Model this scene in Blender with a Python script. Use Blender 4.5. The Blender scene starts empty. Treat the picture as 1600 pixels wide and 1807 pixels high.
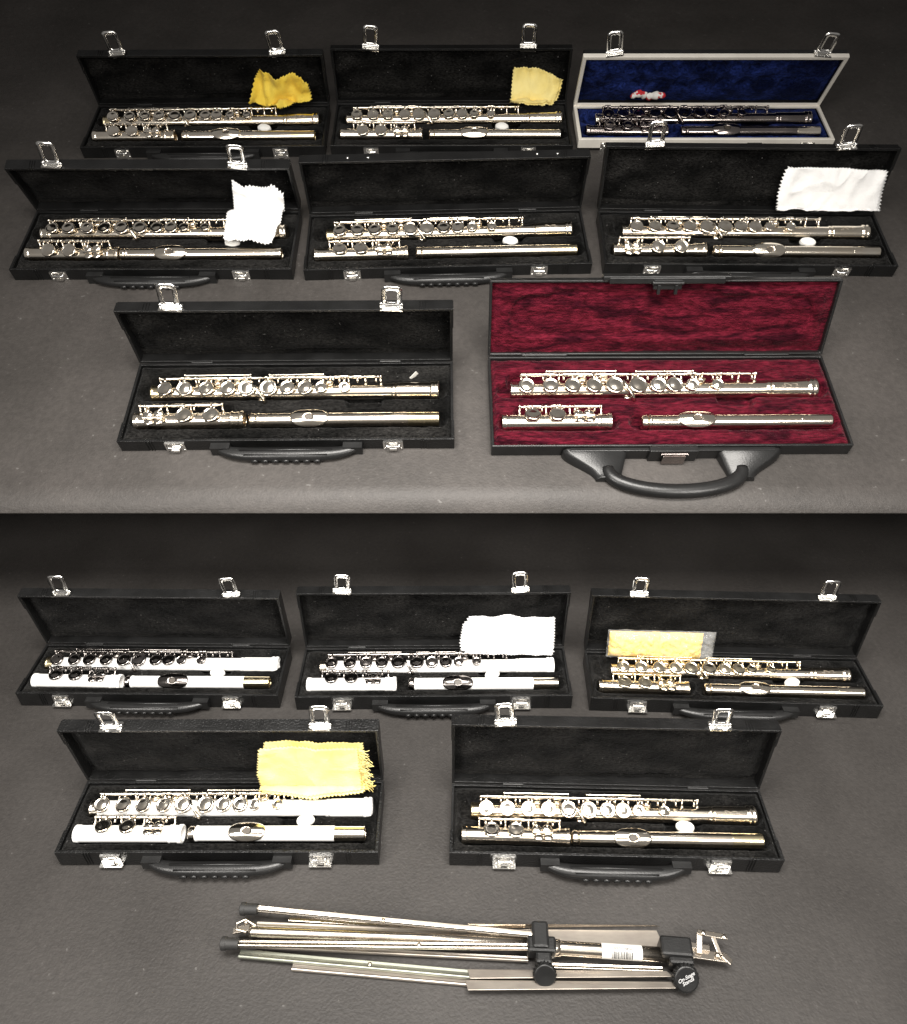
import bpy, bmesh, math, random
from mathutils import Matrix, Vector, noise
random.seed(4)
rad=math.radians
scene=bpy.context.scene
COL=scene.collection
scene.view_settings.view_transform='Standard'
scene.view_settings.look='None'
scene.view_settings.exposure=0
T=Matrix.Translation
def R(a,ax): return Matrix.Rotation(rad(a),4,ax)
# ------------------------------------------------------------ materials
def mat(name,col,rough=.5,metal=0,col2=None,cscale=20,cstretch=(1,1,1),clo=.35,chi=.65,bump=0,bscale=300,sheen=0,sheencol=None,coat=0,speck=None,rvar=0,spec=None,alpha=1,trans=0,dist=0,bdist=.001,fine=None):
    m=bpy.data.materials.new(name); m.use_nodes=True
    nt=m.node_tree; N=nt.nodes; L=nt.links
    b=N['Principled BSDF']
    b.inputs['Base Color'].default_value=(*col,1)
    b.inputs['Roughness'].default_value=rough
    b.inputs['Metallic'].default_value=metal
    if spec is not None: b.inputs['Specular IOR Level'].default_value=spec
    if sheen:
        b.inputs['Sheen Weight'].default_value=sheen
        b.inputs['Sheen Roughness'].default_value=.35
        b.inputs['Sheen Tint'].default_value=(*(sheencol or (1,1,1)),1)
    if coat:
        b.inputs['Coat Weight'].default_value=coat
        b.inputs['Coat Roughness'].default_value=.12
    if trans: b.inputs['Transmission Weight'].default_value=trans
    b.inputs['Alpha'].default_value=alpha
    tc=N.new('ShaderNodeTexCoord'); mp=N.new('ShaderNodeMapping'); mp.inputs['Scale'].default_value=cstretch
    L.new(tc.outputs['Object'],mp.inputs['Vector'])
    last=None
    if col2:
        n=N.new('ShaderNodeTexNoise'); n.inputs['Scale'].default_value=cscale; n.inputs['Detail'].default_value=5
        n.inputs['Distortion'].default_value=dist
        L.new(mp.outputs[0],n.inputs['Vector'])
        r=N.new('ShaderNodeValToRGB'); r.color_ramp.elements[0].position=clo; r.color_ramp.elements[1].position=chi
        r.color_ramp.elements[0].color=(*col,1); r.color_ramp.elements[1].color=(*col2,1)
        L.new(n.outputs['Fac'],r.inputs['Fac']); last=r.outputs['Color']
        if rvar:
            mr=N.new('ShaderNodeMapRange'); mr.inputs['To Min'].default_value=rough-rvar; mr.inputs['To Max'].default_value=rough+rvar
            L.new(n.outputs['Fac'],mr.inputs['Value']); L.new(mr.outputs[0],b.inputs['Roughness'])
    if fine:
        n=N.new('ShaderNodeTexNoise'); n.inputs['Scale'].default_value=fine[0]; n.inputs['Detail'].default_value=2
        L.new(mp.outputs[0],n.inputs['Vector'])
        mr=N.new('ShaderNodeMapRange'); mr.inputs['From Min'].default_value=.3; mr.inputs['From Max'].default_value=.7
        mr.inputs['To Min'].default_value=fine[1]; mr.inputs['To Max'].default_value=fine[2]
        L.new(n.outputs['Fac'],mr.inputs['Value'])
        vm=N.new('ShaderNodeVectorMath'); vm.operation='SCALE'
        L.new(last,vm.inputs[0]); L.new(mr.outputs[0],vm.inputs['Scale']); last=vm.outputs[0]
    if speck:
        n=N.new('ShaderNodeTexNoise'); n.inputs['Scale'].default_value=speck[1]; n.inputs['Detail'].default_value=1
        L.new(tc.outputs['Object'],n.inputs['Vector'])
        r=N.new('ShaderNodeValToRGB'); r.color_ramp.elements[0].position=speck[2]; r.color_ramp.elements[1].position=speck[2]+.04
        L.new(n.outputs['Fac'],r.inputs['Fac'])
        mx=N.new('ShaderNodeMixRGB'); mx.inputs['Color2'].default_value=(*speck[0],1)
        L.new(r.outputs['Color'],mx.inputs['Fac'])
        if last: L.new(last,mx.inputs['Color1'])
        else: mx.inputs['Color1'].default_value=(*col,1)
        last=mx.outputs['Color']
    if last: L.new(last,b.inputs['Base Color'])
    if bump:
        n=N.new('ShaderNodeTexNoise'); n.inputs['Scale'].default_value=bscale; n.inputs['Detail'].default_value=3
        L.new(tc.outputs['Object'],n.inputs['Vector'])
        bp=N.new('ShaderNodeBump'); bp.inputs['Strength'].default_value=bump; bp.inputs['Distance'].default_value=bdist
        L.new(n.outputs['Fac'],bp.inputs['Height']); L.new(bp.outputs[0],b.inputs['Normal'])
    return m
m_paper=mat('grey_paper',(.041,.037,.034),.54,col2=(.059,.053,.049),cscale=6,bump=.6,bscale=300,rvar=.06,fine=(160,.88,1.12),speck=((.10,.095,.09),160,.76),spec=.35)
m_paper2=mat('charcoal_paper',(.029,.0262,.0242),.54,col2=(.043,.0392,.0365),cscale=5,bump=.6,bscale=300,rvar=.06,fine=(150,.88,1.12),speck=((.08,.076,.072),150,.76),spec=.32)
m_leather=mat('black_leatherette',(.005,.005,.005),.31,col2=(.009,.009,.009),cscale=30,bump=.8,bscale=380,rvar=.08,spec=.42)
m_plush=mat('black_plush',(.0024,.0024,.0023),.95,col2=(.0150,.0144,.0136),cscale=14,cstretch=(1,2,2),clo=.36,chi=.74,dist=.5,fine=(230,.35,1.9),bump=1,bscale=600,bdist=.0025,sheen=.04,speck=((.14,.135,.13),330,.76),spec=.05)
m_blue=mat('blue_velvet',(.0025,.0045,.022),.9,col2=(.012,.023,.112),cscale=28,cstretch=(1,1.6,1.6),clo=.40,chi=.66,dist=.6,fine=(200,.4,1.8),bump=1,bscale=600,bdist=.0025,sheen=.10,sheencol=(.3,.4,1),spec=.05)
m_red=mat('crimson_velvet',(.020,.0018,.0048),.9,col2=(.074,.0056,.0125),cscale=17,cstretch=(1,4.5,4.5),clo=.38,chi=.58,dist=.9,fine=(95,.45,1.7),bump=1,bscale=450,bdist=.003,sheen=.10,sheencol=(1,.5,.55),spec=.05)
m_plastic=mat('black_plastic',(.009,.009,.009),.33,col2=(.014,.014,.014),cscale=40,bump=.2,bscale=500,spec=.40)
m_chrome=mat('chrome',(.88,.87,.84),.17,1,col2=(.78,.76,.73),cscale=60,rvar=.05)
m_alu=mat('aluminium_frame',(.86,.82,.74),.45,.12,col2=(.77,.73,.66),cscale=30,rvar=.06)
m_silver=mat('silver_plate',(.96,.89,.78),.165,1,col2=(.80,.71,.58),cscale=22,rvar=.05)
m_key=mat('silver_keys',(.94,.88,.78),.15,1,col2=(.76,.68,.57),cscale=70,rvar=.05)
m_keyrefl=mat('keys_yellow_reflection',(.93,.81,.58),.16,1,col2=(.82,.74,.60),cscale=50,rvar=.05)  # silver keys with the yellow cloth's reflection painted into their colour
m_nickel=mat('black_nickel',(.24,.21,.20),.15,1,col2=(.34,.30,.28),cscale=30,rvar=.05)
m_darkkey=mat('dark_nickel_keys',(.20,.185,.175),.15,1,col2=(.36,.33,.31),cscale=60,rvar=.04)
m_brass=mat('brass_tenon',(.86,.74,.50),.21,1,col2=(.74,.63,.41),cscale=50,rvar=.06)
m_white=mat('white_lacquer',(.94,.935,.92),.3,col2=(.92,.91,.89),cscale=30,coat=.3)
m_yel=mat('yellow_cloth',(.80,.54,.04),.9,col2=(.88,.66,.09),cscale=30,bump=.8,bscale=500,sheen=.2)
m_yelo=mat('orange_yellow_cloth',(.80,.52,.09),.8,col2=(.86,.61,.15),cscale=40,bump=.8,bscale=400)
m_yel2=mat('pale_yellow_cloth',(.86,.69,.22),.9,col2=(.91,.77,.31),cscale=30,bump=.8,bscale=500,sheen=.2)
m_wht=mat('white_cloth',(.93,.925,.915),.9,col2=(.90,.895,.885),cscale=30,bump=.7,bscale=500,sheen=.2)
m_felt=mat('white_felt',(.87,.86,.83),.8,col2=(.80,.79,.75),cscale=90,bump=.3,bscale=500)
m_film=mat('clear_plastic_film',(.9,.9,.88),.08,alpha=.13,coat=1,bump=1,bscale=70,bdist=.006)
m_redw=mat('red_white_rag',(.75,.73,.7),.9,col2=(.55,.02,.03),cscale=60,clo=.5,chi=.53,bump=.5,bscale=500)
m_hole=mat('hole_shade',(.05,.04,.03),.5)  # dark colour stands in for the shade inside the embouchure
m_steel=mat('worn_nickel_steel',(.66,.60,.52),.26,1,col2=(.44,.39,.33),cscale=30,cstretch=(1,3,1),rvar=.07)
m_tray=mat('brushed_nickel_sheet',(.50,.45,.39),.40,.78,col2=(.36,.32,.28),cscale=25,cstretch=(1,3,1),rvar=.07)
m_steelg=mat('greenish_steel',(.40,.42,.35),.34,.9,col2=(.31,.32,.27),cscale=30,cstretch=(1,3,1),rvar=.08)
m_rubber=mat('black_rubber',(.014,.014,.014),.6,bump=.2,bscale=400,col2=(.022,.021,.020),cscale=60)
m_label=mat('paper_label',(.70,.68,.64),.6,col2=(.66,.64,.60),cscale=50)
m_ink=mat('black_ink',(.02,.02,.02),.5)
m_inkw=mat('white_ink',(.62,.62,.62),.5)
m_engr=mat('engraving',(.35,.31,.26),.5,1)
# ------------------------------------------------------------ mesh helpers
def box(bm,x0,x1,y0,y1,z0,z1,M=None,mi=0):
    v=[bm.verts.new(Vector(p) if M is None else M@Vector(p)) for p in
       [(x0,y0,z0),(x1,y0,z0),(x1,y1,z0),(x0,y1,z0),(x0,y0,z1),(x1,y0,z1),(x1,y1,z1),(x0,y1,z1)]]
    for f in [(3,2,1,0),(4,5,6,7),(0,1,5,4),(1,2,6,5),(2,3,7,6),(3,0,4,7)]:
        q=bm.faces.new([v[i] for i in f]); q.material_index=mi
def lathe(bm,prof,seg=24,M=None,axis='x',mi=0,sx=1,sy=1):
    # support rings keep long smooth tubes truly cylindrical in shading
    pr=[prof[0]]
    for (a0,r0),(a1,r1) in zip(prof,prof[1:]):
        L=math.hypot(a1-a0,r1-r0)
        if L>.004:
            for t in (.0005/L,.0014/L,1-.0014/L,1-.0005/L): pr.append((a0+(a1-a0)*t,r0+(r1-r0)*t))
        pr.append((a1,r1))
    rings=[]
    for a,r in pr:
        ring=[]
        for i in range(seg):
            t=2*math.pi*i/seg
            c,s=math.cos(t)*max(r,1e-5)*sx,math.sin(t)*max(r,1e-5)*sy
            p=Vector((a,c,s)) if axis=='x' else Vector((c,s,a))
            ring.append(bm.verts.new(p if M is None else M@p))
        rings.append(ring)
    for k in range(len(rings)-1):
        for i in range(seg):
            j=(i+1)%seg
            f=bm.faces.new((rings[k][i],rings[k][j],rings[k+1][j],rings[k+1][i])); f.smooth=True; f.material_index=mi
    for ring in (rings[0],rings[-1]):
        f=bm.faces.new(ring); f.material_index=mi
def sweep(bm,pts,r,seg=8,sy=1.0,mi=0,close=False,up=(0,0,1)):
    pts=[Vector(p) for p in pts]; n=len(pts); rings=[]
    rr=r if isinstance(r,(list,tuple)) else [r]*n
    for i,p in enumerate(pts):
        if close: d=(pts[(i+1)%n]-pts[i-1])
        else: d=(pts[min(i+1,n-1)]-pts[max(i-1,0)])
        d.normalize(); u=Vector(up)
        s=d.cross(u)
        if s.length<1e-4: s=d.cross(Vector((0,1,0)))
        s.normalize(); w=s.cross(d).normalized()
        rings.append([bm.verts.new(p+s*math.cos(2*math.pi*(k+.5)/seg)*rr[i]+w*math.sin(2*math.pi*(k+.5)/seg)*rr[i]*sy) for k in range(seg)])
    m=n if close else n-1
    for i in range(m):
        a,b=rings[i],rings[(i+1)%n]
        for k in range(seg):
            j=(k+1)%seg
            f=bm.faces.new((a[k],a[j],b[j],b[k])); f.smooth=True; f.material_index=mi
    if not close:
        for ring in (rings[0],rings[-1]):
            f=bm.faces.new(ring); f.material_index=mi
def ell(bm,c,s,M=None,seg=14,mi=0):
    q=Matrix.Diagonal((*s,1)); q=T(c)@q
    if M is not None: q=M@q
    r=bmesh.ops.create_uvsphere(bm,u_segments=seg,v_segments=8,radius=1,matrix=q)
    for v in r['verts']:
        for f in v.link_faces: f.smooth=True; f.material_index=mi
def mesh(name,bm,mats):
    bmesh.ops.recalc_face_normals(bm,faces=bm.faces[:])
    me=bpy.data.meshes.new(name); bm.to_mesh(me); bm.free()
    for m in mats: me.materials.append(m)
    return me
def obj(name,me,parent=None,M=None,bev=0,sol=0,label=None,seg=2):
    o=bpy.data.objects.new(name,me); COL.objects.link(o)
    if parent is not None: o.parent=parent
    if M is not None: o.matrix_basis=M
    if sol:
        s=o.modifiers.new('Solidify','SOLIDIFY'); s.thickness=sol; s.offset=0
    if bev:
        b=o.modifiers.new('Bevel','BEVEL'); b.width=bev; b.segments=seg; b.limit_method='ANGLE'; b.angle_limit=rad(40); b.harden_normals=False
    if label: o['label']=label
    return o
def thing(name,M,label,cat,group=None):
    o=bpy.data.objects.new(name,None); COL.objects.link(o); o.empty_display_size=.02
    o.matrix_world=M; o['label']=label; o['category']=cat
    if group: o['group']=group
    return o
def tag(o,label,cat,group=None):
    o['label']=label; o['category']=cat
    if group: o['group']=group
def tray_mesh(name,W,D,H,t,fl,m,caps=True):
    bm=bmesh.new(); w=W/2
    O=[(-w,0),(w,0),(w,D),(-w,D)]; I=[(-w+t,t),(w-t,t),(w-t,D-t),(-w+t,D-t)]
    ob=[bm.verts.new((*p,0)) for p in O]; ot=[bm.verts.new((*p,H)) for p in O]
    it=[bm.verts.new((*p,H)) for p in I]; ib=[bm.verts.new((*p,fl)) for p in I]
    bm.faces.new(ob[::-1]); bm.faces.new(ib)
    for i in range(4):
        j=(i+1)%4
        bm.faces.new((ob[i],ob[j],ot[j],ot[i])); bm.faces.new((ot[i],ot[j],it[j],it[i])); bm.faces.new((it[i],it[j],ib[j],ib[i]))
    if caps:
        e=.0007
        for s in (-1,1):
            a,b=sorted((s*(w+e),s*(w-.034)))
            box(bm,a,b,-e,t*.8,.002,H+e)
            for k in range(3):
                x=s*(w-.034-.0035*k)
                sweep(bm,[(x,-.0004,.003),(x,-.0004,H-.001)],.0008,5)
                sweep(bm,[(x,-.0002,H+.0002),(x,t*.8,H+.0002)],.0008,5)
            a2,b2=sorted((s*(w+e*1.2),s*(w-t*.8)))
            box(bm,a2,b2,-e*1.2,.03,.0025,H+e*1.3)
    return mesh(name,bm,[m])
def field(name,x0,x1,y0,y1,nx,ny,zf,m):
    bm=bmesh.new(); g=[]
    for j in range(ny+1):
        row=[]
        for i in range(nx+1):
            x=x0+(x1-x0)*i/nx; y=y0+(y1-y0)*j/ny
            row.append(bm.verts.new((x,y,zf(x,y))))
        g.append(row)
    for j in range(ny):
        for i in range(nx):
            f=bm.faces.new((g[j][i],g[j][i+1],g[j+1][i+1],g[j+1][i])); f.smooth=True
    return mesh(name,bm,[m])
def sm(a,b,x):
    t=min(1,max(0,(x-a)/(b-a))); return t*t*(3-2*t)
def capsule(x,y,c):
    x0,x1,yc,h=c
    dx=max(x0-x,0,x-x1); d=math.hypot(dx,y-yc)
    return 1-sm(h-.003,h+.003,d)
# ------------------------------------------------------------ latch / catch / handle meshes
def rrect(w,h,c,n=3):
    pts=[]
    for cx,cy,a0 in ((w/2-c,h-c,0),(-w/2+c,h-c,90),(-w/2+c,c,180),(w/2-c,c,270)):
        for k in range(n+1):
            a=rad(a0+90*k/n); pts.append((cx+c*math.cos(a),cy+c*math.sin(a)))
    return pts
def latch_mesh():
    bm=bmesh.new()
    loops=[]
    for w,h,c,z0,y in ((.0255,.0345,.0065,.002,.0010),(.0250,.0340,.0063,.0022,-.0004),(.0225,.0315,.0055,.0035,-.0012),(.0165,.0255,.0035,.0065,-.0010),(.0130,.0220,.0028,.0082,.0004),(.0128,.0218,.0028,.0083,.0012)):
        loops.append([bm.verts.new((x,y,z+z0)) for x,z in rrect(w,h,c)])
    n=len(loops[0]); K=len(loops)
    for k in range(K):
        a,b=loops[k],loops[(k+1)%K]
        for i in range(n):
            j=(i+1)%n; f=bm.faces.new((a[i],a[j],b[j],b[i])); f.smooth=True
    lathe(bm,[(-.011,.0024),(.011,.0024)],10,T((0,0,.003)))
    for s in(-1,1): ell(bm,(s*.0125,0,.003),(.003,.0025,.003))
    box(bm,-.0140,.0140,-.0055,.008,.0002,.0018)
    box(bm,-.0130,.0130,-.0065,-.005,-.009,.0018)
    for s in(-1,1): ell(bm,(s*.009,.004,.0018),(.0018,.0018,.0009))
    return mesh('latch',bm,[m_chrome])
def catch_mesh():
    bm=bmesh.new()
    box(bm,-.0125,.0125,-.0016,0,.001,.0175)
    box(bm,-.0145,.0145,-.0075,-.0002,.0005,.0020)
    sweep(bm,[(-.009,-.002,.0155),(-.007,-.0055,.013),(.007,-.0055,.013),(.009,-.002,.0155)],.0016,8)
    box(bm,-.0045,.0045,-.0052,-.001,.004,.0085)
    for s in(-1,1): ell(bm,(s*.010,-.0018,.005),(.0016,.0009,.0016))
    return mesh('catch',bm,[m_chrome])
def handle_mesh():
    bm=bmesh.new()
    pts=[];n=30
    for i in range(n+1):
        t=-1+2*i/n; x=t*.090
        d=1-abs(t)**5
        pts.append((x,-.001-.0118*d,.0112-.0015*d))
    rr=[.0048+.0050*(1-abs(-1+2*i/n)**4) for i in range(n+1)]
    sweep(bm,pts,rr,12,sy=.75)
    for s in (-1,1):
        box(bm,s*.083-.012,s*.083+.012,-.009,0,.003,.0175)
    for k in range(-3,4):
        sweep(bm,[(k*.013-.004,-.0222,.0085),(k*.013+.004,-.0222,.0085)],.0024,6)
    sweep(bm,[(-.058,-.0110,.0168),(.058,-.0110,.0168)],.0014,6)
    sweep(bm,[(-.052,-.0175,.0152),(.052,-.0175,.0152)],.0011,6)
    return mesh('handle',bm,[m_plastic])
LATCH=latch_mesh(); CATCH=catch_mesh(); HANDLE=handle_mesh()
# ------------------------------------------------------------ flute part meshes
RB=.0104; RH=.0094
cache={}
def cached(k,fn):
    if k not in cache: cache[k]=fn()
    return cache[k]
BL=.376
def body_tube(m,mb):
    def f():
        bm=bmesh.new(); h=BL/2
        P=[(-h,.0088),(-h+.001,.0110),(-h+.003,.0113),(-h+.004,RB+.0002),(-h+.012,RB+.0002)]
        lathe(bm,P,32,mi=1)
        P=[(-h+.012,RB),(-h+.013,RB+.0008),(-h+.0155,RB+.0008),(-h+.0165,RB)]
        P+=[(h-.062,RB),(h-.061,RB+.001),(h-.058,RB+.0011),(h-.057,RB+.0004)]
        lathe(bm,P,32)
        P=[(h-.057,RB+.0004),(h-.055,RB+.0013),(h-.012,RB+.0013),(h-.011,RB+.0026),(h-.008,RB+.003),(h-.006,RB+.0018),(h-.004,RB+.003),(h-.001,RB+.0026),(h,RB+.001),(h-.0003,RB-.001),(h-.004,RB-.0015)]
        lathe(bm,P,32,mi=2)
        return mesh('tube',bm,[m,mb,m])
    return cached(('bt',m.name,mb.name),f)
def key_mesh(r,m,arm=.0150):
    def f():
        bm=bmesh.new()
        lathe(bm,[(-.003,r*.7),(-.0012,r*.94),(0,r),(.0018,r),(.0026,r*.93),(.0029,r*.84),(.0025,r*.79),(.0027,r*.55),(.0032,r*.28),(.0033,0.0001)],26,axis='z')
        sweep(bm,[(0,r*.85,.0020),(0,r*1.0,.0024),(0,arm,.0006)],[.0012,.0018,.0018],6)
        lathe(bm,[(-.0055,.0018),(-.005,.0025),(.005,.0025),(.0055,.0018)],10,T((0,arm,0)))
        return mesh('key',bm,[m])
    return cached(('k',r,m.name,arm),f)
def rod_mesh(name,x0,x1,m,posts,sleeves,second=None,y=.0150,z=.0134,extra=0):
    bm=bmesh.new(); rg=random.Random(7)
    lathe(bm,[(x0,.0014),(x1,.0014)],8,T((0,y,z)))
    for a,b in sleeves:
        lathe(bm,[(a,.0016),(a+.0004,.0023),(b-.0004,.0023),(b,.0016)],10,T((0,y,z)))
    for p in posts:
        ell(bm,(p,y,z),(.0021,.0028,.0028),seg=10)
        sweep(bm,[(p,y,z),(p,y*.74,z*.62),(p,y*.5,z*.46)],[.0016,.0013,.0028],6)
    if second:
        for a,b,dy,dz in second:
            lathe(bm,[(a,.0014),(b,.0014)],8,T((0,y+dy,z+dz)))
            for p in (a,(a+b)/2,b):
                ell(bm,(p,y+dy,z+dz),(.0019,.0024,.0024),seg=10)
                sweep(bm,[(p,y+dy,z+dz),(p,y*.5,z*.45)],.0011,6)
    for k in range(extra):
        x=x0+(x1-x0)*(k+.5+rg.uniform(-.2,.2))/extra
        sweep(bm,[(x,y,z+.0008),(x,y-.0045,z+.0016),(x,y-.0080,z+.0002)],[.0014,.0012,.0017],6)
        if k%2: lathe(bm,[(x+.003,.0018),(x+.0055,.0026),(x+.007,.0018)],8,T((0,y,z)))
    return mesh(name,bm,[m])
def lever_mesh(m):
    def f():
        bm=bmesh.new()
        sweep(bm,[(-.012,.012,.004),(-.007,.002,.0055),(0,-.008,.004),(.002,-.013,.001)],[.0013,.0016,.0022,.003],8)
        ell(bm,(.003,-.0145,-.0005),(.0072,.0052,.0018),R(-25,'Z')@R(20,'X'))
        return mesh('lever',bm,[m])
    return cached(('lev',m.name),f)
def foot_tube(m,mb,L=.140):
    def f():
        bm=bmesh.new(); h=L/2
        lathe(bm,[(-h+.001,.0075),(-h,.0098),(-h+.001,.0112),(-h+.006,.0112),(-h+.007,RB),(-h+.05,RB-.0002),(h-.018,RB-.0002),(h-.017,RB+.0010),(h-.015,RB+.0010),(h-.0145,RB+.0004),(h-.006,RB+.0004),(h-.005,RB+.0016),(h-.001,RB+.0016),(h,RB+.0006),(h-.0005,.0085),(h-.01,.0083)],32)
        return mesh('tube',bm,[m])
    return cached(('ft',m.name,L),f)
def touch_mesh(m):
    def f():
        bm=bmesh.new()
        for x,y in((-.003,.003),(.010,.004),(-.001,-.008),(.011,-.0075)):
            ell(bm,(x,y,.0024),(.0064,.0050,.0021))
        lathe(bm,[(-.009,.0012),(-.0085,.0020),(.0165,.0020),(.017,.0012)],10,T((0,-.0025,.0036)))
        sweep(bm,[(-.003,.004,.003),(-.004,.0150,.001)],.0017,6); sweep(bm,[(.010,.004,.003),(.012,.0150,.001)],.0017,6)
        return mesh('touch_piece',bm,[m])
    return cached(('tp',m.name),f)
def head_tube(m,mc,mt,L,ten):
    def f():
        bm=bmesh.new(); h=L/2
        lathe(bm,[(-h,.003),(-h+.0008,.0078),(-h+.003,RH),(-h+.008,RH),(-h+.009,RH-.001),(-h+.010,RH-.001)],32,mi=1)
        lathe(bm,[(-h+.010,RH-.0006),(-h+.0105,RH+.0003),(-h+.013,RH+.0003),(-h+.0135,RH-.0002),(h-ten,RH)],32)
        lathe(bm,[(h-ten,RH-.0003),(h-.001,RH-.0003),(h,RH-.0008),(h-.0004,RH-.0014),(h-.01,RH-.0016)],32,mi=2)
        return mesh('tube',bm,[m,mc,mt])
    return cached(('ht',m.name,mt.name,round(L,3),ten),f)
def lip_mesh(m):
    def f():
        bm=bmesh.new(); n=44; rings=[]; K=9
        def sq(v,p): return math.copysign(abs(v)**p,v)
        for k in range(K+1):
            t=k/K; ring=[]
            for i in range(n):
                a=2*math.pi*i/n; c,s=math.cos(a),math.sin(a)
                ex=.0052+(.0240-.0052)*t; ey=.0042+(.0120-.0042)*t
                x=ex*sq(c,.82); d=ey*sq(s,.82)
                z=RH+.0038-.0008*t-(d*d)/(2*.0140)-.0022*(x/.024)**2
                ring.append(bm.verts.new((x,d,z)))
            rings.append(ring)
        rings.append([bm.verts.new((v.co.x,v.co.y,v.co.z-.0012)) for v in rings[-1]])
        rings.append([bm.verts.new((v.co.x*.5,v.co.y*.45,RH*.8)) for v in rings[-1]])
        low=[bm.verts.new((v.co.x,v.co.y*.9,v.co.z-.0045)) for v in rings[0]]
        rings=[low]+rings
        for k in range(len(rings)-1):
            for i in range(n):
                j=(i+1)%n
                f=bm.faces.new((rings[k][i],rings[k][j],rings[k+1][j],rings[k+1][i])); f.smooth=(k<K+1)
        return mesh('lip_plate',bm,[m])
    return cached(('lip',m.name),f)
def hole_mesh():
    def f():
        bm=bmesh.new()
        lathe(bm,[(0,.0001),(.0002,.0050)],24,axis='z',sy=.82)
        return mesh('embouchure_hole',bm,[m_hole])
    return cached('hole',f)
def squiggle(r,w=.022):
    def f():
        bm=bmesh.new(); pts=[]
        for i in range(46):
            t=i/45; x=-w/2+w*t+.0022*math.sin(t*19); d=.0026*math.sin(t*15+.6)*(1-.5*t)
            a=d/r; pts.append((x,math.sin(a)*r*-1,math.cos(a)*r))
        sweep(bm,pts,.00034,5)
        return mesh('engraving',bm,[m_engr])
    return cached(('sq',round(r,4),w),f)
KEYX=[(.055,1),(.128,1),(.200,1),(.270,1),(.340,1.12),(.412,1.12),(.478,1),(.535,1),(.590,.78),(.672,.72)]
def make_flute(MC,case,W,D,Hb,mt,mk,mtn,L,dx=0,fvar=0,lipdx=0,lipang=None,lip=True,desc='silver',where='black flute case',eng=True,bs=1.0,foottilt=None):
    rng=random.Random(case)
    zc=Hb-.0030
    xb=.004+dx
    Mb=MC@T((xb,D*.615,zc))@R(-.3,'Y')@Matrix.Scale(bs,4)
    b=thing('flute',Mb,f'{desc} flute body joint with round keys in {where}','flute','flutes lying in cases')
    obj('tube',body_tube(mt,mtn),b)
    tilt=R(15+rng.uniform(-4,4),'X'); h=BL/2
    small=.0102
    for i,(fx,s) in enumerate(KEYX):
        x=-h+fx*BL+rng.uniform(-.0016,.0016)
        r=small*s
        obj('key',key_mesh(round(r,4),mk),b,tilt@T((x,0,RB+.0035))@R(rng.uniform(-6,6),'X')@R(rng.uniform(-4,4),'Y'))
    for fx in (.305,.235,.62):
        obj('key',key_mesh(.0060,mk,.009),b,R(-26,'X')@T((-h+fx*BL,0,RB+.003)))
    obj('key_rod',cached(('rod',mk.name),lambda:rod_mesh('key_rod',-h+.012,h-.074,mk,[-h+.014,-h+.06,-h+.105,-h+.15,-h+.192,-h+.235,h-.118,h-.096,h-.076],
        [(-h+.022,-h+.055),(-h+.064,-h+.100),(-h+.109,-h+.145),(-h+.155,-h+.188),(-h+.197,-h+.230),(-h+.240,h-.124),(h-.112,h-.1)],second=((-h+.045,-h+.130,.0058,-.003),(-h+.155,-h+.225,.0055,-.0035)),extra=14)),b,tilt)
    obj('lever',lever_mesh(mk),b,R(38,'X')@T((-h+.395*BL,0,RB+.002)))
    if eng: obj('engraving',squiggle(RB+.0015),b,R(14,'X')@T((h-.034,0,0)))
    # foot ---------------------------------------------------------
    yf=D*.262
    LF=.140
    Mf=MC@T((-W/2+.014+LF/2,yf,zc))@R(rng.uniform(-.9,.9),'Z')
    f=thing('flute_foot_joint',Mf,f'{desc} flute foot joint with keys in {where}','flute part','flute foot joints')
    obj('tube',foot_tube(mt,mtn,LF),f)
    tl=R(15+rng.uniform(-14,16) if foottilt is None else foottilt,'X')
    if fvar==0: kx=(-.031,.000); tx=.030; rodr=(-.048,.058)
    else: kx=(-.004,.030); tx=-.046; rodr=(-.062,.044)
    for x in kx: obj('key',key_mesh(.0104,mk),f,tl@T((x,0,RB+.0035))@R(rng.uniform(-4,4),'X'))
    obj('touch_piece',touch_mesh(mk),f,tl@T((tx,0,RB+.001)))
    a,c=rodr
    obj('key_rod',cached(('frod',mk.name,fvar),lambda:rod_mesh('key_rod',a,c,mk,[a+.001,a+.035,(a+c)/2+.012,c-.001],[(a+.006,a+.031),(a+.040,(a+c)/2+.007),((a+c)/2+.017,c-.006)],extra=5)),f,tl)
    # head ---------------------------------------------------------
    LH=L
    xh=W/2-.018-LH/2
    Mh=MC@T((xh,yf+.0005,zc-.0002))@R(rng.uniform(-.3,.3),'Z')
    hd=thing('flute_head_joint',Mh,f'{desc} flute head joint in {where}' if not lip else f'{desc} flute head joint with lip plate in {where}','flute part','flute head joints')
    mlip=mk if mt is m_white else mt
    obj('tube',head_tube(mt,mlip,mtn,LH,.040),hd)
    lx=-LH/2+.078+lipdx
    if lip:
        lt=R(14+rng.uniform(-6,16) if lipang is None else lipang,'X')
        obj('lip_plate',lip_mesh(mlip),hd,T((lx,0,0))@lt)
        obj('embouchure_hole',hole_mesh(),hd,T((lx,0,0))@lt@T((0,0,RH+.0012)))
    else:
        obj('engraving',squiggle(RH+.0001,.03),hd,T((lx-.01,0,0))@R(30,'X'))
    return b
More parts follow.
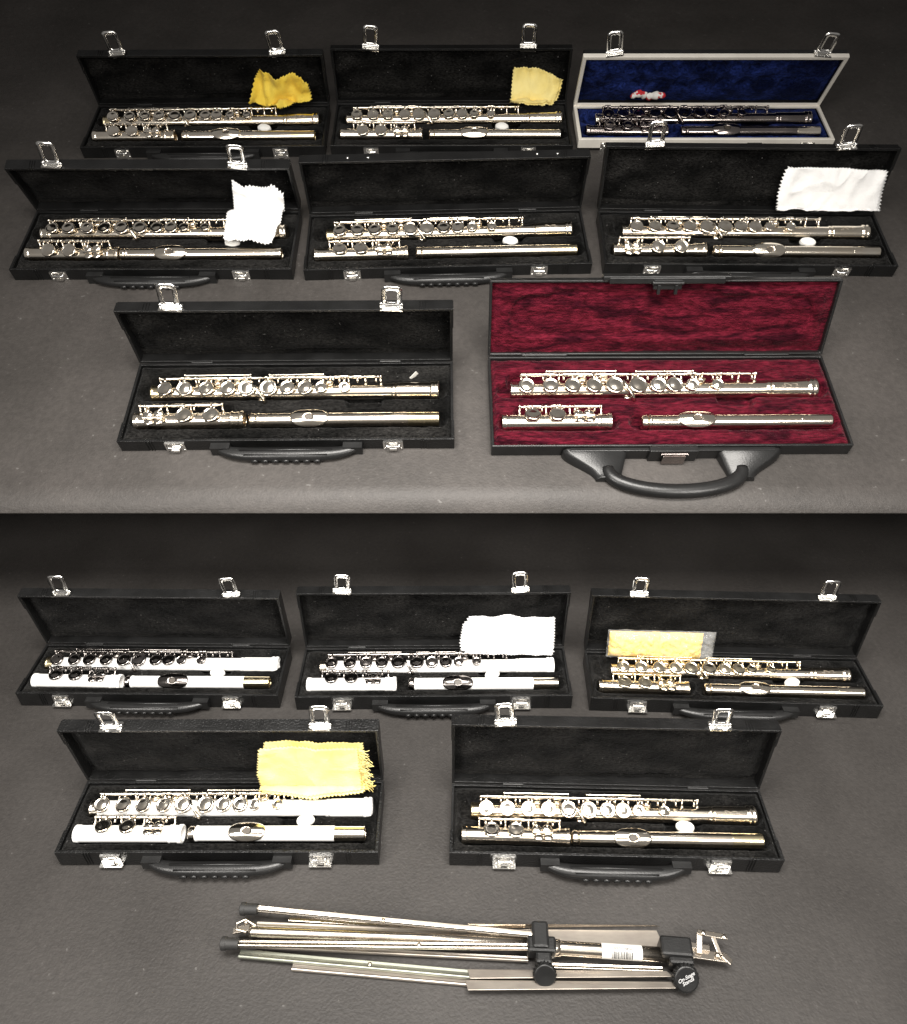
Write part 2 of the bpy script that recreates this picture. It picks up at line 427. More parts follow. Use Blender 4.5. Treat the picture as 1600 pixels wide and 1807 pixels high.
# ------------------------------------------------------------ case builder
def make_case(name,MS,x,y,rot,W,D,Hb,L,Tk,a,kind,label,rings=True,lf=(.165,.818)):
    MC=MS@T((x,y,0))@R(rot,'Z')
    ms={'black':m_leather,'blue':m_leather,'red':m_plastic}[kind]
    mp={'black':m_plush,'blue':m_blue,'red':m_red}[kind]
    rng=random.Random(name); off=rng.uniform(0,50)
    c=thing('flute_case',MC,label,'flute case','open flute cases')
    w=W/2; t=.0035 if kind!='blue' else .0045
    obj('base_shell',tray_mesh('base_shell',W,D,Hb,t,.002,ms,kind=='black'),c,bev=.0015,seg=3)
    yb=D*.615; yf=D*.262
    wells=[(-w+.022,w-.022,yb,.0125),(-w+.022,-w+.15,yf,.0125),(w-.262,w-.02,yf,.0120),(-w+.035,w-.13,yb+.015,.012),(-w+.04,-w+.13,yf+.014,.009),(.078,.11,yb-.018,.008)]
    top=Hb-.0004
    def zf(X,Y):
        dd=max(capsule(X,Y,q) for q in wells)
        ed=min(X+w-t,w-t-X,Y-t,D-t-Y)
        return top-.0145*dd+.0014*noise.noise(Vector((X*60+off,Y*60,0)))+.0007*noise.noise(Vector((X*200,Y*200,off)))-.0050*(1-sm(0,.006,ed))
    obj('base_lining',field('base_lining',-w+t,w-t,t,D-t,200,66,zf,mp),c)
    ML=T((0,D,Hb))@R(-a,'X')@T((0,Tk,0))@R(90,'X')
    lid=obj('lid_shell',tray_mesh('lid_shell',W,L,Tk,t,.0015,ms,kind=='black'),c,bev=.0015,seg=3)
    lid.matrix_basis=ML@T((0,L,0))@R(180,'Z')
    def zl(X,Y):
        ed=min(X+w-t,w-t-X,Y-t,L-t-Y)
        z=.0040+.0045*sm(0,.02,ed)
        if kind=='red':
            z+=.0012-.0050*max(capsule(X,Y,(-w+.055,w-.055,L*.52,.028)),capsule(X,Y,(-w+.09,w-.16,L*.74,.012)))
            z+=.0024*noise.noise(Vector((X*12+off,Y*70,1)))
        if kind=='blue':
            z+=.0035
            for k in range(9):
                z-=.007*capsule(X,Y,(-w+.050+k*.030,-w+.054+k*.030,L*.74,.008))
                z-=.004*capsule(X,Y,(-w+.065+k*.036,-w+.070+k*.036,L*.45,.010))
        z+=.0016*noise.noise(Vector((X*40+off,Y*40,2)))+.0009*noise.noise(Vector((X*170,Y*170,off)))
        if kind=='black':
            z-=.0018*math.exp(-((Y-.012-.002*math.sin(X*20))/.0025)**2)
        return z
    obj('lid_lining',field('lid_lining',-w+t,w-t,t,L-t,190,50,zl,mp),c,ML)
    if kind=='blue':
        for nm,MM,DD,HH in(('base_frame',Matrix.Identity(4),D,Hb),('lid_frame',ML,L,Tk)):
            bm=bmesh.new(); e=.0012; ti=.0047
            O=[(-w-e,-e),(w+e,-e),(w+e,DD+(e if nm=='lid_frame' else -.0005)),(-w-e,DD+(e if nm=='lid_frame' else -.0005))]; I=[(-w+ti,ti),(w-ti,ti),(w-ti,DD-ti),(-w+ti,DD-ti)]
            z0=HH-.014 if nm=='base_frame' else HH-.006
            if nm=='lid_frame': O=[(p[0],max(p[1],.0006)) for p in O]
            lo=[bm.verts.new((*p,z0)) for p in O]; ot=[bm.verts.new((*p,HH+.0012)) for p in O]; it=[bm.verts.new((*p,HH+.0012)) for p in I]; ib=[bm.verts.new((*p,HH-.002)) for p in I]
            for i in range(4):
                j=(i+1)%4
                bm.faces.new((lo[i],lo[j],ot[j],ot[i])); bm.faces.new((ot[i],ot[j],it[j],it[i])); bm.faces.new((it[i],it[j],ib[j],ib[i]))
            obj(nm,mesh(nm,bm,[m_alu]),c,MM,bev=.0008)
    if kind!='red':
        for fx in lf:
            X=-w+fx*W
            obj('catch',CATCH,c,T((X,0,.0005 if Hb<.025 else .006)))
            if rings:
                lean=rng.uniform(-8,8)
                obj('latch',LATCH,c,ML@T((X,L,Tk-.006))@R(-90,'X')@R(180,'Z')@R(-a*.8,'X')@R(lean,'X')@R(rng.uniform(-7,7),'Y'))
            else:
                for dd in (0,.03):
                    obj('rivet',cached('riv',lambda:(lambda bm:(ell(bm,(0,0,0),(.0025,.0012,.0025)),mesh('rivet',bm,[m_chrome]))[1])(bmesh.new())),c,ML@T((X+dd,L+.0005,Tk*.5)))
        obj('handle',HANDLE,c,T((0,0,0 if Hb<.025 else .004)))
        for fx in (.2,.8):
            bm=bmesh.new(); lathe(bm,[(-.014,.0016),(.014,.0016)],10)
            obj('hinge',mesh('hinge',bm,[m_chrome if kind=='blue' else m_plastic]),c,T((-w+fx*W,D-.0003,Hb+.0006)))
    return c,MC,ML
# ------------------------------------------------------------ the two display surfaces
H0=.7683;H1=.9333;TH0=58.18;TH1=35.91;K=1.30
MS1=Matrix.Identity(4)
MS0=T((0,0,H1))@Matrix.Scale(K,4)@R(TH0-TH1,'X')@T((0,0,-H0))
def ground(name,MM,y0,y1,hw,ycurve,rise,m):
    bm=bmesh.new(); prof=[]
    n=40
    for i in range(n+1): prof.append((y0+(ycurve-y0)*i/n,0))
    rc=.35
    for i in range(1,17):
        a=rad(90*i/16); prof.append((ycurve+rc*math.sin(a),rc-rc*math.cos(a)))
    prof.append((ycurve+rc,rc+rise))
    g=[]
    for yy,zz in prof:
        g.append([bm.verts.new((-hw+2*hw*i/40,yy,zz)) for i in range(41)])
    for j in range(len(g)-1):
        for i in range(40):
            f=bm.faces.new((g[j][i],g[j][i+1],g[j+1][i+1],g[j+1][i])); f.smooth=True
    o=obj(name,mesh(name,bm,[m]),None,None); o.matrix_world=MM; o['kind']='structure'
    return o
g1=ground('ground',MS1,-1.2,2.2,2.4,1.55,.05,m_paper2)
g0=ground('ground',MS0,.4740,3.2,2.4,2.1,.6,m_paper)
s=g0.modifiers.new('Solidify','SOLIDIFY'); s.thickness=.003; s.offset=-1
# ------------------------------------------------------------ place cases
T0,L0=.0175,.087
T1,L1=.0175,.120
bl='open black leatherette flute case, '
cases={}
def C(k,*a,**kw): cases[k]=make_case(k,*a,**kw)
C('A1',MS0,-.4242,1.1883,.55,.4101,.1265,.022,L0,T0,-4,'black',bl+'bright yellow cloth inside')
C('A2',MS0,-.0029,1.1920,.23,.4089,.1294,.022,L0,T0,6,'black',bl+'folded pale yellow cloth inside')
C('B1',MS0,-.4465,.8836,.16,.4141,.1357,.022,L0,T0,-13,'black',bl+'white cloth draped over flute')
C('B2',MS0,-.0077,.8895,2.0,.4257,.1275,.022,.091,T0,-3,'black',bl+'no raised latches',rings=False)
C('B3',MS0,.4406,.8934,-.81,.4318,.1234,.022,.096,T0,12,'black',bl+'white cloth on lid')
C('C1',MS0,-.2098,.5687,.54,.4202,.1310,.022,.090,T0,1.6,'black',bl+'two raised chrome latches')
C('D1',MS1,-.4739,.7687,-.68,.4049,.1045,.0296,L1,T1,-7,'black',bl+'holding a white flute')
C('D2',MS1,-.0302,.7643,.42,.4264,.1036,.0296,L1,T1,-.5,'black',bl+'white flute and white cloth')
C('D3',MS1,.4320,.7538,-1.99,.4406,.0985,.0296,L1,T1,1,'black',bl+'packaged yellow cloth inside')
C('E1',MS1,-.3004,.5131,.09,.4081,.1037,.0296,L1,T1,-4.5,'black',bl+'white flute and yellow cloth')
C('E2',MS1,.2052,.5079,-1.35,.4195,.0999,.0296,L1,T1,2,'black',bl+'silver flute, raised chrome latches')
C('A3',MS0,.431,1.209,0,.434,.1025,.022,.104,.016,-18,'blue','black case with silver metal frame and blue velvet lining',lf=(.115,.90))
C('C2',MS0,.2734,.5600,.3,.452,.152,.022,.102,.012,24,'red','black plastic flute case with crimson velvet lining and curved handle')
FL=[('A1',m_silver,m_key,m_brass,.228,dict(desc='silver')),
('A2',m_silver,m_key,m_silver,.226,dict(desc='silver')),
('B1',m_silver,m_key,m_silver,.243,dict(desc='silver')),
('B2',m_silver,m_key,m_brass,.243,dict(desc='silver',lip=False)),
('B3',m_silver,m_key,m_silver,.250,dict(desc='silver',fvar=1,lipdx=.005)),
('C1',m_silver,m_key,m_brass,.243,dict(desc='silver',fvar=1)),
('D1',m_white,m_darkkey,m_brass,.228,dict(desc='white lacquered',eng=False,lipang=30,foottilt=0)),
('D2',m_white,m_darkkey,m_silver,.236,dict(desc='white lacquered',eng=False,lipang=30,foottilt=-4)),
('D3',m_silver,m_keyrefl,m_silver,.246,dict(desc='silver')),
('E1',m_white,m_key,m_silver,.230,dict(desc='white lacquered',eng=False,foottilt=-8)),
('E2',m_silver,m_key,m_brass,.246,dict(desc='silver')),
('A3',m_nickel,m_nickel,m_silver,.240,dict(desc='dark nickel',where='blue velvet case',eng=False)),
('C2',m_silver,m_key,m_silver,.243,dict(desc='silver',where='crimson velvet case',lipdx=-.008,bs=1.065,dx=-.003,foottilt=-6))]
dims={'A1':(.4101,.1265,.022),'A2':(.4089,.1294,.022),'B1':(.4141,.1357,.022),'B2':(.4257,.1275,.022),'B3':(.4318,.1234,.022),'C1':(.4202,.1310,.022),
'D1':(.4049,.1045,.0296),'D2':(.4264,.1036,.0296),'D3':(.4406,.0985,.0296),'E1':(.4081,.1037,.0296),'E2':(.4195,.0999,.0296),'A3':(.434,.1025,.022),'C2':(.452,.152,.022)}
for k,mt,mk,mtn,LH,kw in FL:
    W,D,Hb=dims[k]; c,MC,ML=cases[k]
    make_flute(MC,k,W,D,Hb,mt,mk,mtn,LH,**kw)
bm=bmesh.new()
lathe(bm,[(0,.0115),(.002,.012),(.006,.0112),(.0085,.008),(.0095,.0001)],22,axis='z',sy=.62)
PLUG=mesh('felt_plug',bm,[m_felt])
for k,dx in (('A1',.098),('A2',.087),('B1',.112),('B2',.096),('B3',.096),('D1',.098),('D2',.092),('D3',.098),('E1',.106),('E2',.096)):
    W,D,Hb=dims[k]; MC=cases[k][1]
    o=obj('felt_plug',PLUG,None,None); o.matrix_world=MC@T((dx,D*.435,Hb-.004))@R(random.uniform(-15,15),'Z')@R(12,'X')
    tag(o,'small white felt pad beside the flute in black plush','felt pad','white felt pads')
# ------------------------------------------------------------ cloths
def cloth(k,pts,m,label,amp=.0035,seed=0,zig=.0012,fray=None,cat='polishing cloth',lean=.016,layers=1):
    W,D,Hb=dims[k]; c,MC,ML=cases[k]
    P=[(x/1000,v/1000) for x,v in pts]
    n=len(P); B=[]
    for i in range(n):
        p,q=P[i],P[(i+1)%n]; d=math.dist(p,q); s=max(2,int(d/.0024))
        for j in range(s):
            t=j/s; B.append((p[0]+(q[0]-p[0])*t,p[1]+(q[1]-p[1])*t))
    cx=sum(p[0] for p in B)/len(B); cy=sum(p[1] for p in B)/len(B)
    B=[(cx+(p[0]-cx)*(1+(zig/.04)*(1 if i%2 else -.6)),cy+(p[1]-cy)*(1+(zig/.04)*(1 if i%2 else -.6))) for i,p in enumerate(B)]
    vmin=min(p[1] for p in B); vmax=max(p[1] for p in B)
    nrm=(ML.to_3x3()@Vector((0,0,1)))
    def pos(x,v,s,bk=0):
        ridge=1-abs(noise.noise(Vector((x*30+seed,v*22,seed+7))))*2.2
        nz=amp*(noise.noise(Vector((x*38+seed,v*30,seed)))*1.3+.5*noise.noise(Vector((x*95+seed,v*60,seed+3)))+.55*max(0,ridge)**3)*(.4+.6*s)-bk
        tv=max(0,(vmax-v)/max(.001,vmax))
        if v>0:
            base=ML@Vector((x,v,T0-.002)); off=.004+lean*min(1,tv)+nz
            p=base+nrm*off
            p.z=max(p.z,Hb+.012 if v<.02 else 0)
            return p
        p0=ML@Vector((x,0,T0-.002))+nrm*(.004+lean)
        p0.z=max(p0.z,Hb+.012)
        return Vector((x,p0.y+v,p0.z+.002+nz*.9+.004*math.sin(min(1,abs(v)/.03)*math.pi)))
    bm=bmesh.new(); K2=18; N=len(B)
    for ly in range(layers):
        ox,oy,bk=(.0035*ly,-.0022*ly if ly%2 else .003*ly,.0026*ly); rings=[]
        for r in range(K2,0,-1):
            s=r/K2; rings.append([bm.verts.new(pos(cx+ox+(p[0]-cx)*s,cy+oy+(p[1]-cy)*s,s,bk)) for p in B])
        ce=bm.verts.new(pos(cx+ox,cy+oy,0,bk))
        for a_ in range(len(rings)-1):
            for i in range(N):
                j=(i+1)%N; f=bm.faces.new((rings[a_][i],rings[a_][j],rings[a_+1][j],rings[a_+1][i])); f.smooth=True
        for i in range(N):
            f=bm.faces.new((rings[-1][i],rings[-1][(i+1)%N],ce)); f.smooth=True
    o=obj('polishing_cloth',mesh('polishing_cloth',bm,[m]),None,None,sol=.0013); o.matrix_world=MC
    if fray:
        bm=bmesh.new()
        for q in range(60):
            x=fray/1000+random.uniform(-.008,.002); v=random.uniform(max(vmin,0),vmax*.97)
            p=pos(x,v,1)+nrm*.001; pp=[p]
            d=Vector((random.uniform(.5,1),-.2,random.uniform(-.6,.4))).normalized()
            for e in range(4):
                p=p+d*random.uniform(.0018,.0034); d=(d+Vector((random.uniform(-.4,.4),random.uniform(-.3,.3),random.uniform(-.5,.4)))).normalized(); pp.append(p)
            sweep(bm,pp,.00042,4)
        obj('fringe',mesh('fringe',bm,[m]),o,None)
    tag(o,label,cat,'polishing cloths'); return o
cloth('A1',[(70,19),(82,44),(95,61),(128,55),(153,61),(175,49),(178,21),(150,14),(147,-12),(135,-26),(118,-16),(93,6)],m_yel,'crumpled yellow polishing cloth hanging over the flute keys',amp=.014,seed=2)
cloth('A2',[(107,59),(150,57),(177,47),(189,42),(184,19),(174,-4),(145,-18),(115,-12),(103,-1),(105,34)],m_yel2,'folded pale yellow cloth with pinked edge against lid',amp=.008,seed=9,layers=2)
cloth('B1',[(119,68),(133,54),(152,53),(175,60),(190,46),(186,18),(184,-21),(176,-76),(140,-76),(104,-68),(102,-16),(112,30)],m_wht,'white pinked cloth draped across the silver flute',amp=.006,seed=14)
cloth('B3',[(57,70),(117,69),(204,66),(206,60),(212,3),(131,4),(59,4),(54,29),(54,50)],m_wht,'white pinked cloth leaning in the open lid',amp=.004,seed=20,lean=.010,layers=2)
cloth('D2',[(48,60),(115,61),(186,56),(187,15),(185,-12),(120,-12),(47,-8),(42,22)],m_wht,'folded white cloth standing against the lid lining',amp=.003,seed=31,layers=3)
cloth('E1',[(48,84),(110,85),(174,82),(175,45),(177,-8),(112,-18),(43,-10),(40,38)],m_yel2,'folded yellow cloth with frayed edge against lid',amp=.003,seed=42,fray=184,layers=3)
# packaged cloth
W,D,Hb=dims['D3']; MC,ML=cases['D3'][1],cases['D3'][2]
pk=thing('packaged_cloth',MC@ML@T((-.109,.022,T0+.010))@R(-12,'X'),'folded yellow cloth sealed in clear plastic wrapper','polishing cloth')
def pillow(x0,x1,y0,y1,th,m,nm,seed,amp):
    bm=bmesh.new(); nx,ny=70,24
    for s in(1,-1):
        g=[]
        for j in range(ny+1):
            row=[]
            for i in range(nx+1):
                u=i/nx;v=j/ny; e=min(u,1-u)*(x1-x0)/.008; f=min(v,1-v)*(y1-y0)/.012
                h=th*min(1,e)**.5*min(1,f)**.5
                nz=amp*(noise.noise(Vector((u*22+seed,v*5+u*6,seed)))+.6*noise.noise(Vector((u*60,v*14+seed,seed))))
                row.append(bm.verts.new((x0+(x1-x0)*u+.0012*noise.noise(Vector((0,v*12,seed))),y0+(y1-y0)*v+.0012*noise.noise(Vector((u*9,0,seed))),s*(h+nz*min(1,f*2)))))
            g.append(row)
        for j in range(ny):
            for i in range(nx):
                q=bm.faces.new((g[j][i],g[j][i+1],g[j+1][i+1],g[j+1][i])); q.smooth=True
    return mesh(nm,bm,[m])
obj('cloth',pillow(-.076,.072,-.018,.028,.0090,m_yelo,'cloth',5,.0045),pk)
obj('plastic_wrapper',pillow(-.079,.092,-.020,.031,.0115,m_film,'plastic_wrapper',9,.0038),pk)
# rag and tag
MC,ML=cases['A3'][1],cases['A3'][2]
bm=bmesh.new()
pts=[]
for i in range(18):
    t=i/17; pts.append((-.03+.06*t,.004*math.sin(t*9),.004*math.cos(t*7)))
sweep(bm,pts,[.002+.005*math.sin(math.pi*min(1,max(0,i/17)))**.5*(1+.3*math.sin(i*2.1)) for i in range(18)],10)
o=obj('rag',mesh('rag',bm,[m_redw]),None,None); o.matrix_world=MC@ML@T((-.092,.022,.014)); tag(o,'small crumpled red and white rag in blue velvet','cloth')
bm=bmesh.new(); box(bm,-.006,.006,-.0003,.0003,0,.007)
o=obj('paper_tag',mesh('paper_tag',bm,[m_label]),None,None); W,D,Hb=dims['C1']; o.matrix_world=cases['C1'][1]@T((.160,D*.80,Hb-.001))@R(35,'Z')@R(-30,'Y'); tag(o,'tiny folded silver paper tag on black plush','paper tag')
# ------------------------------------------------------------ red case extras
c,MC,ML=cases['C2']; W,D,Hb=dims['C2']; w=W/2
L=.102;Tk=.012
bm=bmesh.new()
box(bm,-.082,.082,L-.0005,L+.006,.002,Tk+.003)
box(bm,-.074,.074,L-.004,L+.0045,Tk-.002,Tk+.0045)
obj('lid_flange',mesh('lid_flange',bm,[m_plastic]),c,ML,bev=.0015)
bm=bmesh.new()
box(bm,-.018,.018,L-.010,L+.002,Tk+.0036,Tk+.0075)
lathe(bm,[(-.020,.0026),(.020,.0026)],10,T((0,L-.002,Tk+.007)))
box(bm,-.013,-.009,L-.016,L-.004,Tk+.004,Tk+.009); box(bm,.009,.013,L-.016,L-.004,Tk+.004,Tk+.009)
obj('latch',mesh('latch',bm,[m_plastic]),c,ML,bev=.0006)
bm=bmesh.new()
box(bm,-.128,.128,-.006,-.0004,.002,.020)
box(bm,-.030,.030,-.010,-.002,.003,.024)
for s in(-1,1):
    n=14; g=[]
    for i in range(n+1):
        t=i/n; e=t*t*(3-2*t)
        xo=.138-.040*e; xi=.056+.012*t; y=-.001-.040*t; zt=.0195-.007*e
        g.append([bm.verts.new(p) for p in ((s*xo,y,.003),(s*(xo-.001),y,zt-.004),(s*(xo-.006),y,zt),(s*(xi+.005),y,zt),(s*xi,y,zt-.004),(s*xi,y,.003))])
    for i in range(n):
        for k in range(6):
            j=(k+1)%6; f=bm.faces.new((g[i][k],g[i][j],g[i+1][j],g[i+1][k])); f.smooth=True
    bm.faces.new(g[0]); bm.faces.new(g[-1])
obj('handle_mount',mesh('handle_mount',bm,[m_plastic]),c,None,bev=.001)
bm=bmesh.new(); n=32; pts=[]
for i in range(n+1):
    a=math.pi*(i/n); pts.append((-.083*math.cos(a),-.026-.034*math.sin(a)**.9,.0105))
sweep(bm,pts,[.0085+.0012*math.sin(math.pi*i/n) for i in range(n+1)],12,sy=.85)
obj('handle',mesh('handle',bm,[m_plastic]),c)
bm=bmesh.new()
box(bm,-.014,.014,-.0155,-.0105,.004,.020)
lathe(bm,[(-.017,.0022),(.017,.0022)],10,T((0,-.012,.021)))
obj('catch',mesh('catch',bm,[m_nickel]),c,None,bev=.0006)
for s in(-1,1):
    bm=bmesh.new(); lathe(bm,[(-.03,.0022),(.03,.0022)],10)
    obj('hinge',mesh('hinge',bm,[m_plastic]),c,T((s*.15,D+.0004,Hb+.001)))
# ------------------------------------------------------------ music stand
st=thing('music_stand',T((0,.4137,0)),'folded nickel steel music stand with black clamps and rubber feet','music stand')
def q(a,b,z=.012): return Vector((a*.000663,-b*.000636,z))
def frame(p0,p1):
    d=(p1-p0); L=d.length; d.normalize(); s=Vector((0,0,1)).cross(d).normalized(); u=d.cross(s)
    return T(p0)@Matrix((d,s,u)).transposed().to_4x4(),L
def bar(bm,p0,p1,wd,th,mi=0):
    M,L=frame(p0,p1); box(bm,0,L,-wd/2,wd/2,-th/2,th/2,M,mi)
def channel(bm,p0,p1,wd,roll=0,dep=.003):
    M,L=frame(p0,p1); M=M@R(roll,'X')
    prof=[(-wd/2,-dep),(-wd/2,-.0012),(-wd*.44,-.0003),(-wd*.36,0),(-wd*.12,-.0007),(wd*.12,-.0007),(wd*.36,0),(wd*.44,-.0003),(wd/2,-.0012),(wd/2,-dep)]
    A=[bm.verts.new(M@Vector((0,y,z))) for y,z in prof]; B=[bm.verts.new(M@Vector((L,y,z))) for y,z in prof]
    for i in range(len(prof)-1): bm.faces.new((A[i],A[i+1],B[i+1],B[i]))
    bm.faces.new(A); bm.faces.new(B)
def part(nm,fn,m,bev=.0004,label=None,M=None):
    bm=bmesh.new(); fn(bm); return obj(nm,mesh(nm,bm,m if isinstance(m,list) else [m]),st,M,bev=bev,label=label)
part('leg',lambda b:channel(b,q(-370,-53,.024),q(140,-3,.026),.0078,14),m_steel,0)
part('leg',lambda b:channel(b,q(-375,10,.024),q(150,17,.026),.0078,-14),m_steel,0)
part('leg',lambda b:channel(b,q(-375,17,.0095),q(40,53,.0095),.0105,-14),m_steelg,0,label='green tinted flat steel leg')
part('strut',lambda b:channel(b,q(-280,36,.0050),q(40,63,.0050),.0095,-10),m_tray,0)
part('strut',lambda b:channel(b,q(-355,-33,.0105),q(150,-12,.0105),.0080,-16),m_tray,0)
part('strut',lambda b:channel(b,q(-300,-46,.0065),q(130,-20,.0065),.0065,-12),m_steel,0)
part('strut',lambda b:channel(b,q(-350,2,.0080),q(130,26,.0080),.0060,-12),m_tray,0)
def shaft(b):
    p0,p1=q(-362,-14,.0175),q(150,6,.0175); sweep(b,[p0,p0.lerp(p1,.01),p0.lerp(p1,.5),p1],.0058,18)
part('lower_shaft',shaft,m_steel,bev=0)
def hook(b):
    sweep(b,[q(-352,-22,.020),q(-372,-32,.022),q(-386,-24,.023),q(-384,-14,.022),q(-366,-10,.021)],.0020,8)
    bar(b,q(-390,-12,.021),q(-362,-18,.021),.007,.003); ell(b,q(-370,-27,.022),(.0026,.0026,.0026))
part('hook',hook,m_steel)
def foot(a,bb):
    def f(b):
        M,L=frame(q(a-6,bb,.0205),q(a+26,bb+2,.022)); lathe(b,[(0,.0055),(.001,.0074),(.006,.0074),(.0065,.0064),(L,.0060)],14,M)
    return f
part('rubber_foot',foot(-380,-53),m_rubber,0)
part('rubber_foot',foot(-400,9),m_rubber,0)
for a,c_,z in((-125,-29,.0252),(-145,37,.0098),(-60,14,.0252)):
    part('rivet',lambda b:ell(b,(0,0,0),(.0026,.0026,.0012)),m_steel,0,M=T(q(a,c_,z)))
def desk(a0,a1,b0,b1,z0,z1,skew=0):
    def f(b):
        P=[q(a0,b0,z0),q(a1,b0+3,z0),q(a1+8,b1-3+skew,z1),q(a0+4,b1,z1)]
        v=[b.verts.new(p) for p in P]+[b.verts.new(p-Vector((0,0,.0014))) for p in P]
        b.faces.new(v[:4]); b.faces.new(v[4:][::-1])
        for i in range(4):
            j=(i+1)%4; b.faces.new((v[i],v[j],v[4+j],v[4+i]))
    return f
part('desk_panel',desk(25,367,-30,10,.0025,.0045),m_tray)
part('desk_panel',desk(24,366,46,63,.0110,.0135),m_tray)
part('desk_lip',desk(20,370,64,82,.0115,.0140),m_tray)
part('desk_lip',desk(25,367,-35,-30.5,.0085,.0030),m_steel)
part('desk_arm',lambda b:channel(b,q(172,36,.0060),q(362,42,.0060),.0065,-12,.002),m_steel,0)
def uppershaft(b):
    p0,p1=q(165,14,.018),q(372,27,.018); sweep(b,[p0,p0.lerp(p1,.02),p0.lerp(p1,.45),p1],.0078,22)
    sweep(b,[p0,p0.lerp(p1,.10)],.0092,22)
part('upper_shaft',uppershaft,m_steel,bev=0)
def clamp1(b):
    bar(b,q(137,0,.022),q(166,1,.022),.030,.022); bar(b,q(128,14,.020),q(178,16,.020),.018,.020); bar(b,q(141,34,.018),q(169,35,.018),.014,.016)
part('clamp',clamp1,m_plastic,.003)
def clamp2(b):
    bar(b,q(358,18,.020),q(412,22,.020),.022,.024); bar(b,q(370,34,.018),q(412,36,.018),.016,.018)
part('clamp',clamp2,m_plastic,.003)
def knob(b,r,h):
    prof=[(-h,.004),(-h,r*.7),(-h*.7,r*.95),(0,r),(.0015,r*.96),(.002,r*.86),(.0016,.0001)]
    lathe(b,prof,32,axis='z')
    for i in range(20):
        a=2*math.pi*i/20; sweep(b,[(math.cos(a)*r*.99,math.sin(a)*r*.99,-h*.6),(math.cos(a)*r,math.sin(a)*r,-.0002)],.0011,5)
K1=T(q(155,62,.020))@R(48,'X'); K2=T(q(393,68,.020))@R(44,'X')@R(6,'Y')
part('knob',lambda b:knob(b,.0125,.010),m_plastic,0,M=K1)
part('knob',lambda b:knob(b,.0145,.010),m_plastic,0,M=K2,label='round black knob with white lettering')
part('knob_neck',lambda b:sweep(b,[q(155,38,.018),q(155,56,.018)],.006,12),m_plastic,0)
part('knob_neck',lambda b:sweep(b,[q(392,44,.018),q(392,60,.017)],.006,12),m_plastic,0)
def bracket(b):
    bar(b,q(408,25,.020),q(474,33,.018),.0100,.0026)
    bar(b,q(464,28,.0215),q(478,40,.0170),.0065,.0030)
    bar(b,q(410,14,.023),q(444,20,.022),.0065,.0050)
    bar(b,q(432,-6,.0265),q(424,28,.0230),.0065,.0026)
    bar(b,q(428,-5,.0285),q(478,3,.0265),.0060,.0026)
    bar(b,q(454,2,.0255),q(460,30,.0215),.0050,.0026)
    for a,c_,z in((437,-3,.0300),(456,30,.0225),(472,3,.0285)): ell(b,q(a,c_,z),(.0032,.0032,.0016))
part('bracket',bracket,m_steel,.0006)
p0,p1=q(165,14,.018),q(372,27,.018); ax=(p1-p0).normalized()
sv=Vector((0,0,1)).cross(ax).normalized(); uv=ax.cross(sv)
MLb=T(q(257,19.8,.018))@Matrix((ax,sv,uv)).transposed().to_4x4()
def lab(x0,x1,a0,a1,r,bm,mi=0):
    n=10; g=[]
    for i in range(n+1):
        a=rad(a0+(a1-a0)*i/n); g.append((bm.verts.new((x0,-math.sin(a)*r,math.cos(a)*r)),bm.verts.new((x1,-math.sin(a)*r,math.cos(a)*r))))
    for i in range(n):
        f=bm.faces.new((g[i][0],g[i][1],g[i+1][1],g[i+1][0])); f.smooth=True; f.material_index=mi
bm=bmesh.new(); lab(0,.046,-60,120,.0081,bm); lb=obj('label',mesh('label',bm,[m_label]),st,MLb)
bm=bmesh.new(); x=.011; rg=random.Random(3)
while x<.035:
    wd=rg.choice([.0004,.0007,.0011]); lab(x,x+wd,22,85,.00822,bm); x+=wd+rg.choice([.0005,.0008])
obj('barcode',mesh('barcode',bm,[m_ink]),lb)
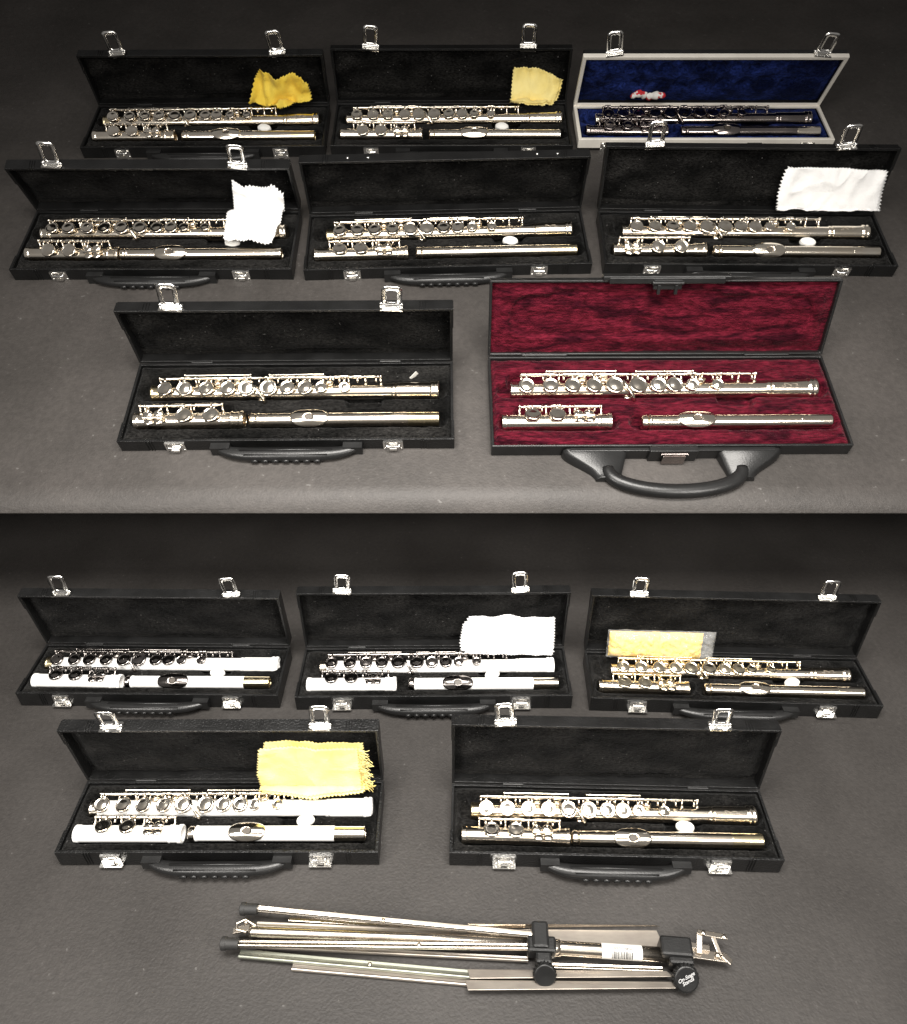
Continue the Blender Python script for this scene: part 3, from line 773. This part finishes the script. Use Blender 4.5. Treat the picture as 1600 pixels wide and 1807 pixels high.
def textmesh(s,size,m,nm):
    cu=bpy.data.curves.new(nm,'FONT'); cu.body=s; cu.size=size; cu.align_x='CENTER'; cu.align_y='CENTER'; cu.extrude=.0001; cu.resolution_u=3; cu.space_line=.8; cu.shear=.25
    o=bpy.data.objects.new(nm,cu); COL.objects.link(o)
    bpy.context.view_layer.update()
    me=bpy.data.meshes.new_from_object(o.evaluated_get(bpy.context.evaluated_depsgraph_get())); me.materials.clear(); me.materials.append(m)
    bpy.data.objects.remove(o); return me
obj('digits',textmesh('00976 24854',.0040,m_ink,'digits'),lb,T((.023,-.0003,.00835))@R(3,'X'))
obj('lettering',textmesh('On-Stage\nStands',.0056,m_inkw,'lettering'),st,K2@T((0,0,.0023))@R(25,'Z'))
# ------------------------------------------------------------ camera, light
cd=bpy.data.cameras.new('camera'); cam=bpy.data.objects.new('camera',cd); COL.objects.link(cam)
cd.sensor_fit='VERTICAL'; cd.sensor_height=24; cd.lens=24*1318.1/1807; cd.clip_start=.01; cd.clip_end=50
cam.matrix_world=T((0,0,H1))@R(90-TH1,'X')
scene.camera=cam
wd=bpy.data.worlds.new('World'); scene.world=wd; wd.use_nodes=True
wd.node_tree.nodes['Background'].inputs[0].default_value=(1,.96,.92,1); wd.node_tree.nodes['Background'].inputs[1].default_value=.19
def area(nm,loc,tgt,sx,sy,p,col=(1,.96,.905),spread=180):
    l=bpy.data.lights.new(nm,'AREA'); l.shape='RECTANGLE'; l.size=sx; l.size_y=sy; l.energy=p; l.color=col; l.spread=rad(spread)
    o=bpy.data.objects.new(nm,l); COL.objects.link(o)
    d=(Vector(tgt)-Vector(loc)); o.matrix_world=T(loc)@d.to_track_quat('-Z','Y').to_matrix().to_4x4(); return o
area('softbox_overhead',(0,.36,1.75),(0,.85,.1),1.2,.6,23,spread=92)
area('softbox_side',(-1.0,-.3,1.15),(-.15,.85,.1),.5,.4,7,spread=105)
area('softbox_side',(1.0,-.3,1.15),(.15,.85,.1),.5,.4,7,spread=105)
area('fill_front',(0,-.75,1.35),(0,.8,.1),2.0,.6,4.5,spread=120)  # added fill lamp, gives the silver tubes broad reflections
